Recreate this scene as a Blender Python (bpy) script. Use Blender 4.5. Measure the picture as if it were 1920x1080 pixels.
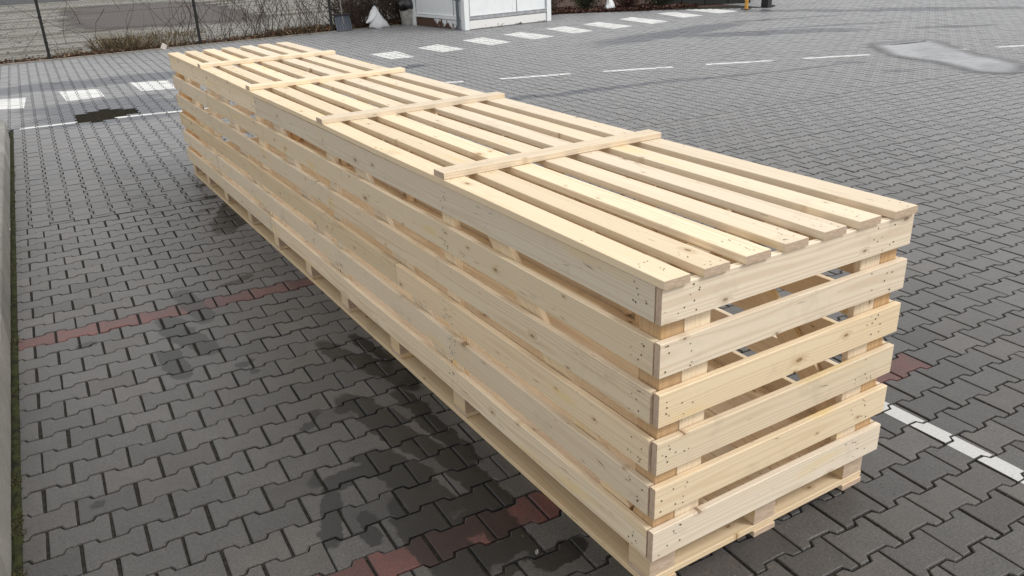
import bpy, math, random
from math import sin, cos, radians, pi, sqrt, floor
from mathutils import Vector, Matrix
random.seed(7)
for o in list(bpy.data.objects): bpy.data.objects.remove(o)
scene = bpy.context.scene
COL = scene.collection

# ------------------------------------------------------------------ camera
CAM = Vector((-1.2983, -1.4343, 1.8252))
yaw, pit, rol = 0.54182, 0.40095, -0.03681
fwd = Vector((sin(yaw)*cos(pit), cos(yaw)*cos(pit), -sin(pit)))
rgt = Vector((cos(yaw), -sin(yaw), 0)); up = rgt.cross(fwd)
R = rgt*cos(rol)+up*sin(rol); U = -rgt*sin(rol)+up*cos(rol)
cam = bpy.data.cameras.new('camera'); camo = bpy.data.objects.new('camera', cam); COL.objects.link(camo)
camo.matrix_world = Matrix(((R.x, U.x, -fwd.x, CAM.x), (R.y, U.y, -fwd.y, CAM.y), (R.z, U.z, -fwd.z, CAM.z), (0, 0, 0, 1)))
cam.sensor_width = 36; cam.lens = 36*1559.4/1920; cam.clip_end = 600; cam.clip_start = .05
scene.camera = camo

# ------------------------------------------------------------------ light
SUN_EL, SUN_AZ = radians(46), radians(136)      # azimuth clockwise from +Y
w = bpy.data.worlds.new("World"); scene.world = w; w.use_nodes = True
nt = w.node_tree; bg = nt.nodes['Background']
sky = nt.nodes.new('ShaderNodeTexSky'); sky.sky_type = 'NISHITA'; sky.sun_disc = False
sky.sun_elevation = SUN_EL; sky.sun_rotation = SUN_AZ; sky.air_density = 1.2; sky.dust_density = 4.0; sky.ozone_density = .6
hs = nt.nodes.new('ShaderNodeHueSaturation'); hs.inputs['Saturation'].default_value = .25
nt.links.new(sky.outputs[0], hs.inputs['Color'])
ov = nt.nodes.new('ShaderNodeMix'); ov.data_type = 'RGBA'; ov.inputs[0].default_value = .6      # thin even cloud over the sky
ov.inputs[7].default_value = (6.55, 6.48, 6.30, 1); nt.links.new(hs.outputs[0], ov.inputs[6]); nt.links.new(ov.outputs[2], bg.inputs['Color'])
bg.inputs['Strength'].default_value = .15
sd = bpy.data.lights.new('sun', 'SUN'); sd.energy = 1.2; sd.angle = radians(12); sd.color = (1, .99, .97)
so = bpy.data.objects.new('sun', sd); COL.objects.link(so)
sdir = Vector((sin(SUN_AZ)*cos(SUN_EL), cos(SUN_AZ)*cos(SUN_EL), sin(SUN_EL)))
so.rotation_euler = sdir.to_track_quat('Z', 'Y').to_euler()
scene.view_settings.view_transform = 'Standard'; scene.view_settings.look = 'None'
scene.view_settings.gamma = 1; scene.view_settings.exposure = 0.27
scene.render.engine = 'CYCLES'
scene.cycles.diffuse_bounces = 8; scene.cycles.max_bounces = 14

# ------------------------------------------------------------------ helpers
def tag(o, label=None, cat=None, group=None, kind=None):
    if label: o['label'] = label
    if cat: o['category'] = cat
    if group: o['group'] = group
    if kind: o['kind'] = kind
    return o
def mesh_obj(name, verts, faces, mats, parent=None, fm=None, smooth=False):
    me = bpy.data.meshes.new(name); me.from_pydata(verts, [], faces)
    for m in (mats if isinstance(mats, (list, tuple)) else [mats]): me.materials.append(m)
    if fm: me.polygons.foreach_set('material_index', fm)
    if smooth: me.polygons.foreach_set('use_smooth', [True]*len(me.polygons))
    me.update()
    o = bpy.data.objects.new(name, me); COL.objects.link(o)
    if parent: o.parent = parent
    return o
def empty(name, loc=(0, 0, 0), rz=0):
    o = bpy.data.objects.new(name, None); COL.objects.link(o); o.location = loc; o.rotation_euler = (0, 0, rz); return o
class MB:
    def __init__(s): s.v = []; s.f = []; s.m = []
    def add(s, v, f, m=0):
        b = len(s.v); s.v += [tuple(p) for p in v]; s.f += [tuple(i+b for i in q) for q in f]; s.m += [m]*len(f)
    def box(s, x0, x1, y0, y1, z0, z1, c=0.0, m=0, M=None):
        # chamfered box (chamfer c on all vertical-section edges along the longest axis)
        if c <= 0:
            v = [(x, y, z) for z in (z0, z1) for y in (y0, y1) for x in (x0, x1)]
            f = [(0, 2, 3, 1), (4, 5, 7, 6), (0, 1, 5, 4), (2, 6, 7, 3), (0, 4, 6, 2), (1, 3, 7, 5)]
        else:
            v = []; 
            for z, k in ((z0, c), (z0+c, 0), (z1-c, 0), (z1, c)):
                X0, X1, Y0, Y1 = x0+k, x1-k, y0+k, y1-k
                cc = c*.7
                v += [(X0+cc, Y0, z), (X1-cc, Y0, z), (X1, Y0+cc, z), (X1, Y1-cc, z), (X1-cc, Y1, z), (X0+cc, Y1, z), (X0, Y1-cc, z), (X0, Y0+cc, z)]
            f = [tuple(range(7, -1, -1)), tuple(range(24, 32))]
            for r in range(3):
                for i in range(8): j = (i+1) % 8; f.append((r*8+i, r*8+j, r*8+8+j, r*8+8+i))
        if M: v = [M @ Vector(p) for p in v]
        s.add(v, f, m)
    def tube(s, pts, rad, n=5, m=0, cap=True):
        rings = []; v = []; f = []
        for i, p in enumerate(pts):
            p = Vector(p); a = Vector(pts[max(i-1, 0)]); b = Vector(pts[min(i+1, len(pts)-1)])
            d = (b-a).normalized() if (b-a).length > 1e-9 else Vector((0, 0, 1))
            e = d.cross(Vector((0, 0, 1)) if abs(d.z) < .9 else Vector((1, 0, 0))).normalized(); g = d.cross(e)
            r = rad[i] if isinstance(rad, (list, tuple)) else rad
            for k in range(n): t = 2*pi*k/n; v.append(p+e*(r*cos(t))+g*(r*sin(t)))
        for i in range(len(pts)-1):
            for k in range(n): l = (k+1) % n; f.append((i*n+k, i*n+l, i*n+n+l, i*n+n+k))
        if cap: f.append(tuple(range(n-1, -1, -1))); f.append(tuple(range(len(pts)*n-n, len(pts)*n)))
        s.add(v, f, m)
    def build(s, name, mats, parent=None, smooth=False):
        return mesh_obj(name, s.v, s.f, mats, parent, s.m if isinstance(mats, (list, tuple)) and len(mats) > 1 else None, smooth)

# node helpers
class N:
    def __init__(s, name, rough=.8, spec=.5):
        s.m = bpy.data.materials.new(name); s.m.use_nodes = True; s.t = s.m.node_tree
        s.b = s.t.nodes['Principled BSDF']; s.b.inputs['Roughness'].default_value = rough
        s.b.inputs['Specular IOR Level'].default_value = spec
        s.out = s.t.nodes['Material Output']
    def n(s, typ, **k):
        x = s.t.nodes.new('ShaderNode'+typ)
        for a, b in k.items(): setattr(x, a, b)
        return x
    def put(s, sock, v):
        if isinstance(v, bpy.types.NodeSocket): s.t.links.new(v, sock)
        elif v is not None:
            if sock.type == 'RGBA' and isinstance(v, (tuple, list)) and len(v) == 3: v = (*v, 1)
            if sock.type == 'RGBA' and isinstance(v, (int, float)): v = (v, v, v, 1)
            sock.default_value = v
    def math(s, op, a, b=None, c=None, clamp=False):
        x = s.n('Math', operation=op, use_clamp=clamp); s.put(x.inputs[0], a)
        if b is not None: s.put(x.inputs[1], b)
        if c is not None: s.put(x.inputs[2], c)
        return x.outputs[0]
    def vmath(s, op, a, b=None):
        x = s.n('VectorMath', operation=op); s.put(x.inputs[0], a)
        if b is not None: s.put(x.inputs[1], b)
        return x.outputs['Value'] if op in ('LENGTH', 'DISTANCE', 'DOT_PRODUCT') else x.outputs[0]
    def noise(s, vec, scale, detail=2, rough=.5, out=0, dist=0):
        x = s.n('TexNoise'); s.put(x.inputs['Vector'], vec); x.inputs['Scale'].default_value = scale
        x.inputs['Detail'].default_value = detail; x.inputs['Roughness'].default_value = rough; x.inputs['Distortion'].default_value = dist
        return x.outputs[out]
    def mr(s, v, a, b, c=0, d=1, smooth=False):
        x = s.n('MapRange', interpolation_type='SMOOTHSTEP' if smooth else 'LINEAR')
        s.put(x.inputs[0], v)
        for i, q in enumerate((a, b, c, d)): s.put(x.inputs[i+1], q)
        return x.outputs[0]
    def mix(s, f, a, b, blend='MIX'):
        x = s.n('Mix', data_type='RGBA', blend_type=blend); s.put(x.inputs[0], f); s.put(x.inputs[6], a); s.put(x.inputs[7], b)
        return x.outputs[2]
    def col(s, c): s.put(s.b.inputs['Base Color'], c); return s
    def bump(s, h, dist=.002, st=.6):
        x = s.n('Bump'); x.inputs['Strength'].default_value = st; x.inputs['Distance'].default_value = dist
        s.put(x.inputs['Height'], h); s.put(s.b.inputs['Normal'], x.outputs[0])
    def obj(s): return s.n('TexCoord').outputs['Object']
def plain(name, c, rough=.7, var=.25, scale=8, spec=.4, metal=0):
    k = N(name, rough, spec); o = k.obj()
    f = k.noise(o, scale, 4, .6)
    k.col(k.mix(k.mr(f, .3, .7), tuple(x*(1-var) for x in c), tuple(min(1, x*(1+var)) for x in c)))
    k.bump(k.noise(o, scale*12, 3), .001, .4); k.b.inputs['Metallic'].default_value = metal
    return k.m

# ------------------------------------------------------------------ wood
def wood(name, tint=(1, 1, 1), dark=0):
    k = N(name, .62, .3); o = k.obj()
    rnd = k.n('ObjectInfo').outputs['Random']
    off = k.n('CombineXYZ'); k.put(off.inputs[0], k.math('MULTIPLY', rnd, 37.0)); k.put(off.inputs[1], k.math('MULTIPLY_ADD', rnd, 3.1, 0.0)); k.put(off.inputs[2], k.math('MULTIPLY', rnd, 11.0))
    p = k.vmath('ADD', o, off.outputs[0])
    sc = k.n('Mapping'); k.put(sc.inputs[0], p); sc.inputs['Scale'].default_value = (.9, 7, 7)
    wob = k.noise(sc.outputs[0], 1.0, 2, .5)
    # growth rings around a pith far from the board
    sep = k.n('SeparateXYZ'); k.put(sep.inputs[0], o)
    r2 = k.math('FRACT', k.math('MULTIPLY', rnd, 17.3))
    yy = k.math('ADD', sep.outputs[1], k.math('MULTIPLY_ADD', r2, .08, -.04))
    zz = k.math('ADD', sep.outputs[2], k.math('MULTIPLY_ADD', k.math('FRACT', k.math('MULTIPLY', rnd, 7.7)), .05, .018))
    rad = k.math('SQRT', k.math('ADD', k.math('MULTIPLY', yy, yy), k.math('MULTIPLY', zz, zz)))
    # knots
    kn = k.n('Mapping'); k.put(kn.inputs[0], p); kn.inputs['Scale'].default_value = (5.2, 11.0, 5)
    vo = k.n('TexVoronoi', feature='F1', voronoi_dimensions='2D'); k.put(vo.inputs['Vector'], kn.outputs[0]); vo.inputs['Scale'].default_value = 1.0; vo.inputs['Randomness'].default_value = 1
    # anisotropic distance -> knot radius
    sepc = k.n('SeparateColor'); k.put(sepc.inputs[0], vo.outputs['Color'])
    pick = k.math('GREATER_THAN', sepc.outputs[0], .78)
    kd = k.math('MULTIPLY', vo.outputs['Distance'], k.mr(sepc.outputs[1], 0, 1, .85, 2.8))
    halo = k.math('MULTIPLY', pick, k.mr(kd, .30, .05, 0, 1, True))
    core = k.math('MULTIPLY', pick, k.mr(kd, .085, .050, 0, 1, True))
    ringv = k.math('MULTIPLY_ADD', rad, 820.0, k.math('MULTIPLY_ADD', wob, 26.0, k.math('MULTIPLY', halo, 9.0)))
    ring = k.math('POWER', k.math('MULTIPLY_ADD', k.math('SINE', ringv), .5, .5), 2.4)
    fib = k.n('Mapping'); k.put(fib.inputs[0], p); fib.inputs['Scale'].default_value = (9, 420, 420)
    fine = k.noise(fib.outputs[0], 1, 2, .6)
    tone = k.noise(sc.outputs[0], .55, 2)
    base = k.mix(k.mr(tone, .3, .7), (.765, .605, .405), (.83, .695, .50))
    base = k.mix(k.math('MULTIPLY', r2, .55), base, (.80, .70, .55))
    base = k.mix(k.math('MULTIPLY', ring, k.mr(k.math('FRACT', k.math('MULTIPLY', rnd, 23.7)), 0, 1, .16, .46)), base, (.57, .39, .22))
    base = k.mix(k.mr(fine, .35, .75, 0, .25), base, (.60, .47, .32))
    base = k.mix(k.math('MULTIPLY', halo, .55), base, (.50, .36, .21))
    base = k.mix(k.math('MULTIPLY', core, .85), base, k.mix(k.mr(kd, .07, .0), (.16, .085, .045), (.36, .21, .11)))
    # short dark checks and resin streaks along the grain
    ck = k.n('Mapping'); k.put(ck.inputs[0], p); ck.inputs['Scale'].default_value = (17, 150, 150)
    ch = k.mr(k.noise(ck.outputs[0], 1, 1, .4), .77, .80)
    base = k.mix(k.math('MULTIPLY', ch, .7), base, (.27, .18, .11))
    yl = k.n('Mapping'); k.put(yl.inputs[0], p); yl.inputs['Scale'].default_value = (2.2, 12, 12)
    base = k.mix(k.mr(k.noise(yl.outputs[0], 1, 1), .66, .76, 0, .5), base, (.78, .57, .22))
    dirt = k.noise(p, 5, 5, .65)
    base = k.mix(k.mr(dirt, .58, .78, 0, .42), base, (.40, .33, .25))
    # board-to-board tone
    hsv = k.n('HueSaturation'); k.put(hsv.inputs['Color'], base)
    k.put(hsv.inputs['Value'], k.mr(k.math('FRACT', k.math('MULTIPLY', rnd, 5.31)), 0, 1, .84, 1.06))
    k.put(hsv.inputs['Saturation'], k.mr(k.math('FRACT', k.math('MULTIPLY', rnd, 9.13)), 0, 1, .80, 1.12))
    base = k.mix(1.0, hsv.outputs[0], tint, 'MULTIPLY')
    k.col(base)
    k.put(k.b.inputs['Roughness'], k.mr(fine, .3, .7, .55, .75))
    k.bump(k.math('ADD', fine, k.math('MULTIPLY', ring, .4)), .0006, .5)
    return k.m
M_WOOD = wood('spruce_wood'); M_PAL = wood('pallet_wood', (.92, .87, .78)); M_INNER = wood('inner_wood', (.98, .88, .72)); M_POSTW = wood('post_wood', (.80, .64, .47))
M_NAIL = N('nail_steel', .5).col((.075, .058, .045)).m
k = N('end_grain', .85, .2); o_ = k.obj(); mp_ = k.n('Mapping'); k.put(mp_.inputs[0], o_); mp_.inputs['Scale'].default_value = (30, 40, 260)
k.col(k.mix(k.mr(k.noise(mp_.outputs[0], 1, 3, .6), .3, .7), (.42, .31, .22), (.60, .47, .36))); M_END = k.m
M_CRACK = N('crack', .9).col((.13, .08, .045)).m

def frame_mat(c, xd, zd):
    x = Vector(xd).normalized(); z = Vector(zd).normalized(); y = z.cross(x).normalized()
    return Matrix(((x.x, y.x, z.x, c[0]), (x.y, y.y, z.y, c[1]), (x.z, y.z, z.z, c[2]), (0, 0, 0, 1)))
def board(name, parent, c, L, W, T, xd, zd, mat=None, nails=(), bow=.0022, cracks=0, cut=(0, 0)):
    """plank: local X = length, Y = width, Z = outward face."""
    n = max(2, int(L/.35)); v = []; f = []; ch = .0014
    sec = [(-W/2+ch, -T/2), (W/2-ch, -T/2), (W/2, -T/2+ch), (W/2, T/2-ch), (W/2-ch, T/2), (-W/2+ch, T/2), (-W/2, T/2-ch), (-W/2, -T/2+ch)]
    py, pz, k1 = random.uniform(0, 6), random.uniform(0, 6), random.uniform(.8, 2)
    for i in range(n+1):
        t = i/n; x = -L/2+L*t; e = sin(pi*t)
        dy = bow*sin(py+k1*x*2)*e; dz = bow*.5*sin(pz+k1*x*1.6)*e
        for a, b in sec:
            xx = x + (cut[0]*(a/W) if i == 0 else 0) + (cut[1]*(a/W) if i == n else 0)
            v.append((xx, a+dy, b+dz))
    for i in range(n):
        for j in range(8): l = (j+1) % 8; f.append((i*8+j, i*8+8+j, i*8+8+l, i*8+l))
    f.append(tuple(range(8))); f.append(tuple(n*8+7-j for j in range(8)))
    m = [0]*(len(f)-2)+[3, 3]
    for (nx, ny, r) in nails:
        b = len(v); cnt = 7
        for q in range(cnt): v.append((nx+r*cos(2*pi*q/cnt), ny+r*sin(2*pi*q/cnt)*random.uniform(.75, 1.1), T/2+.0007))
        f.append(tuple(range(b, b+cnt))); m.append(1)
    for q in range(cracks):
        cx = random.uniform(-L/2+.08, L/2-.08); cy = random.uniform(-W*.42, W*.42); ln = random.uniform(.015, .07); wd = random.uniform(.0004, .0011); sl = random.uniform(-.2, .2)
        b = len(v); v += [(cx-ln/2, cy-sl*ln/2, T/2+.0008), (cx, cy-wd, T/2+.0008), (cx+ln/2, cy+sl*ln/2, T/2+.0008), (cx+ln*.1, cy+wd, T/2+.0008)]
        f.append((b, b+1, b+2, b+3)); m.append(2)
    me = bpy.data.meshes.new(name); me.from_pydata(v, [], f)
    for q in (mat or M_WOOD, M_NAIL, M_CRACK, M_END): me.materials.append(q)
    me.polygons.foreach_set('material_index', m); me.update()
    o = bpy.data.objects.new(name, me); COL.objects.link(o)
    o.parent = parent; o.matrix_local = frame_mat(c, xd, zd)
    return o
def cluster(x, n, sx=.035, sy=.042, r=.0025):
    return [(x+random.uniform(-sx, sx), random.uniform(-sy, sy), r*random.uniform(.8, 1.35)) for _ in range(n)]

# ------------------------------------------------------------------ the crate
W, L, T = 1.019, 6.085, .022
BH, GAP, PZ = .1024, .0490, .1400
crate = empty('wooden_crate')
tag(crate, 'long slatted crate of new pale spruce boards standing on the grey block paving', 'crate')
rows = []
for i in range(6):
    z0 = PZ+(5-i)*(BH+GAP); rows.append((z0, z0+BH+(.003 if i == 0 else 0)))
POSTS = [1.20, 2.435, 3.67, 4.905]
sp_left = [[3.60], [4.905], [2.46], [1.68], [1.20, 4.905], [3.64]]
sp_right = [[2.435], [3.67], [1.2, 4.905], [2.435], [3.67], [1.2, 4.905]]
for side in (0, 1):
    for i, (z0, z1) in enumerate(rows):
        cuts = [T+.001]+[s for s in (sp_left, sp_right)[side][i]]+[L-T-.001]
        for a, b in zip(cuts[:-1], cuts[1:]):
            nl = []
            for p in POSTS+[T+.06, L-T-.06]:
                if a-.01 < p < b+.01 or abs(p-a) < .06 or abs(p-b) < .06:
                    for q in cluster(p-(a+b)/2, 7 if p < 1 else 8):
                        if abs(q[0]) < (b-a)/2-.004: nl.append(q)
            out = random.uniform(-.0006, .0010)+(.004 if (side == 0 and i in (2, 3) and a < 2) else 0)
            x = T/2-out if side == 0 else W-T/2+out
            nrm = (-1, 0, 0) if side == 0 else (1, 0, 0)
            xd = (0, -1, 0) if side == 0 else (0, 1, 0)
            if side == 0: nl = [(-q[0], q[1], q[2]) for q in nl]
            board('side_board', crate, (x, (a+b)/2, (z0+z1)/2+random.uniform(-.0012, .0012)), b-a-.0015-random.uniform(0, .003), z1-z0-random.uniform(0, .003), T, (0, xd[1], random.uniform(-.0011, .0011)), nrm, nails=nl, cracks=int((b-a)*4) if side == 0 else 2)
for end in (0, 1):
    for i, (z0, z1) in enumerate(rows):
        nl = cluster(-W/2+.075, 8, .055)+cluster(W/2-.13, 7, .06)
        y = T/2 if end == 0 else L-T/2
        board('end_board', crate, (W/2+random.uniform(-.001, .002), y-(random.uniform(0, .002) if end == 0 else 0), (z0+z1)/2), W-.001-random.uniform(0, .004), z1-z0-random.uniform(0, .003), T, (1, 0, random.uniform(-.0035, .0035)) if end == 0 else (-1, 0, 0), (0, -1, 0) if end == 0 else (0, 1, 0), nails=nl, cracks=1)
zt, zb = rows[0][1]-.002, PZ+.001
zc, zl = (zt+zb)/2, zt-zb
for x0, x1, side in ((T+.002, T+.082, 0), (W-T-.082, W-T-.002, 1)):
    for y0, y1 in ((T+.003, T+.088), (L-T-.088, L-T-.003)):
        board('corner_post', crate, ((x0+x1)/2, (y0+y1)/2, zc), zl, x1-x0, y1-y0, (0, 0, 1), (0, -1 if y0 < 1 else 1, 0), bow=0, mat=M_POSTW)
for x0, x1 in ((T+.0835, T+.178), (W-T-.178, W-T-.0835)):
    for y0 in (T+.002, L-T-.024):
        board('end_post', crate, ((x0+x1)/2, y0+.011, zc), zl, x1-x0, .022, (0, 0, 1), (0, -1 if y0 < 1 else 1, 0), bow=0)
for side in (0, 1):
    sx = 1 if side == 0 else -1
    xb = T if side == 0 else W-T
    for p in POSTS:
        board('wall_post', crate, (xb+sx*.013, p, zc), zl, .1, .022, (0, 0, 1), (-sx, 0, 0), bow=0)
    # one diagonal brace in each bay, top at the far post
    starts = [.035+.09]+[p+.055 for p in POSTS]; ends = [p-.055 for p in POSTS]+[L-.12]
    for a, b in zip(starts, ends):
        za, zb2 = PZ+.06, rows[0][1]-.05
        A = Vector((xb+sx*.0135, a+.03, za)); B = Vector((xb+sx*.0135, b-.23, zb2)); d = B-A
        board('diagonal_brace', crate, (A+B)/2, d.length+.02, .098, .021, d, (-sx, 0, 0), bow=0, cut=(-.05, .05))
# lid
LZ = rows[0][1]+.0008
lidx = [(-.004, .084), (.132, .224), (.281, .376), (.433, .528), (.592, .689), (.745, .843), (.904, 1.013)]
for k, (a, b) in enumerate(lidx):
    y0, y1 = -.006-random.uniform(0, .006), L+random.uniform(-.004, .012)
    nl = []
    for p in [.06]+POSTS+[L-.06]: nl += cluster(p-(y0+y1)/2, 5 if p > 1 else 8, .06, .035, .0019)
    board('lid_board', crate, ((a+b)/2, (y0+y1)/2, LZ+.012), y1-y0, b-a-.001, .024, (0, 1, 0), (0, 0, 1), nails=nl, bow=.002, cracks=4)
BT = [1.204, 2.445, 3.70, 4.958]
for k, p in enumerate(BT):
    nl = [(x+random.uniform(-.02, .02), random.uniform(-.025, .025), .002) for x in (-.45, -.3, -.16, -.02, .13, .28, .43) for _ in (0, 1)]
    board('lid_batten', crate, (.5055+random.uniform(-.003, .003), p, LZ+.024+.0125), 1.018, .080, .0235, (1, random.uniform(-.002, .002), 0), (0, 0, 1), nails=nl, cracks=2)
for p in (T+.003+.05, L-T-.053):
    board('lid_crosspiece', crate, (W/2, p+.09, LZ-.0125), W-2*T-.2, .09, .022, (1, 0, 0), (0, 0, 1), bow=0)
# floor and pallet
nb = 10; fw = (W-2*T-.006)/nb
for k in range(nb):
    x = T+.003+fw*(k+.5)
    nl = []
    for p in [.08]+[1.22+.617*j for j in range(8)]: nl += cluster(p-L/2, 3, .03, .03, .002)
    board('floor_board', crate, (x, L/2, PZ+.0125), L-2*T-.008, fw-.002, .021, (0, 1, 0), (0, 0, 1), mat=M_WOOD, nails=nl, bow=.0008)
BY = [.080, 1.215, 1.845, 2.485, 3.055, 3.675, 4.29, 4.93, 5.50, 5.995]
BX = [(.026, .126), (.460, .556), (.893, .992)]
for a, b in BX:
    board('skid', crate, ((a+b)/2, L/2, .011), L-.05, b-a, .0205, (0, 1, 0), (0, 0, -1), mat=M_PAL, bow=.0005)
    for y in BY:
        board('pallet_block', crate, ((a+b)/2, y+(.003 if a < .1 else 0), .0905), .098, b-a-.002, .0915, (0, 1, 0), (0, 0, 1), mat=M_PAL, bow=0)
for y in BY:
    board('cross_deck_board', crate, (W/2, y, .0335), .966, .1, .0215, (1, 0, 0), (0, 0, 1), mat=M_PAL, bow=.0004)
for a, b in ((0.024, .128), (.891, .994)):
    board('bearer', crate, ((a+b)/2, L/2, .1375+.0), L-2*T-.01, b-a-.004, .002, (0, 1, 0), (0, 0, 1), mat=M_PAL, bow=0)

# ------------------------------------------------------------------ ground
def blob(k, P, cx, cy, rx, ry, ang, soft=.25):
    """soft-edged stain mask"""
    mp = k.n('Mapping', vector_type='TEXTURE'); k.put(mp.inputs[0], P)
    mp.inputs['Location'].default_value = (cx, cy, 0); mp.inputs['Rotation'].default_value = (0, 0, ang); mp.inputs['Scale'].default_value = (rx, ry, 1)
    s2 = k.n('SeparateXYZ'); k.put(s2.inputs[0], mp.outputs[0])
    q4 = k.math('ADD', k.math('POWER', k.math('ABSOLUTE', s2.outputs[0]), 3.2), k.math('POWER', k.math('ABSOLUTE', s2.outputs[1]), 3.2))
    return k.mr(q4, (1+soft)**3.2, max(.05, 1-soft)**3.2, 0, 1, True)
def flat_pos(k):
    g = k.n('NewGeometry').outputs['Position']; s = k.n('SeparateXYZ'); k.put(s.inputs[0], g)
    c = k.n('CombineXYZ'); k.put(c.inputs[0], s.outputs[0]); k.put(c.inputs[1], s.outputs[1]); return c.outputs[0]
WET = [  # dark damp marks beside the crate: cx, cy, rx, ry, angle
    (-.635, 3.10, .055, .20, .08), (-.745, 2.72, .065, .24, .22), (-.87, 2.42, .05, .14, .10),
    (-.12, 1.87, .050, .30, .24), (-.25, 1.36, .060, .26, .20), (-.335, .94, .075, .22, .16), (-.40, .58, .085, .20, .05),
    (-.09, 1.24, .035, .26, .06), (-.14, .86, .050, .20, .14), (-.19, .55, .05, .16, .10), (-.02, 1.9, .03, .25, .1),
    (-.52, 1.10, .15, .048, .06), (-.42, 1.20, .045, .03, 0), (-.36, 1.07, .05, .05, 0), (-.645, .92, .035, .12, -.35), (-.57, .76, .03, .06, 0),
    (-.50, 1.545, .055, .022, .45), (-.36, 1.525, .050, .030, .2), (-.25, 1.55, .04, .018, .3), (-.58, 2.24, .045, .028, .1), (-.57, 2.12, .022, .020, 0),
    (-.20, .62, .13, .05, .2), (-.26, .40, .12, .05, 0), (-.38, .47, .05, .09, 0), (-.10, .32, .10, .05, .1),
    (.02, 4.75, .10, .42, -.38), (-.06, 4.50, .14, .10, 0), (-.17, 4.9, .10, .045, .1), (-.35, 4.75, .12, .04, 0), (-.1, 5.25, .12, .04, 0), (-.42, 5.05, .10, .035, .2), (-.05, 5.65, .12, .04, 0), (-.5, 5.6, .12, .03, .1),
    (-.34, 3.30, .10, .045, .05), (1.98, .75, .14, .05, .2), (-1.34, 1.42, .03, .02, 0), (-.95, .30, .04, .03, 0), (-1.2, 2.9, .05, .03, 0)]
FAR = [  # bluish stains and tyre marks on the far paving
    (.1, 12.75, 1.9, .40, -.06), (-.10, 9.72, .78, .62, -.20), (-.2, 10.55, .75, .38, -.04), (.55, 10.2, .75, .22, -.05), (-.15, 9.35, .85, .16, -.06), (3.6, 10.7, 1.0, .14, -.1),
    (4.9, 7.1, 1.5, .10, -.12), (7.6, 6.6, 1.6, .05, -.2), (10.0, 11.0, 2.0, .42, .16), (11.2, 9.7, 1.7, .33, -.55), (13.0, 9.6, 1.2, .12, -.4), (13.4, 11.2, 1.4, .10, -.3), (14.0, 7.9, .8, .13, -.5), (8.98, 5.5, .17, .11, -.6), (9.1, 6.4, .14, .08, -.5),
    (15.5, 11.5, 2.2, .3, -.9), (17.5, 9.6, 2.0, .3, -.9)]
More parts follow.
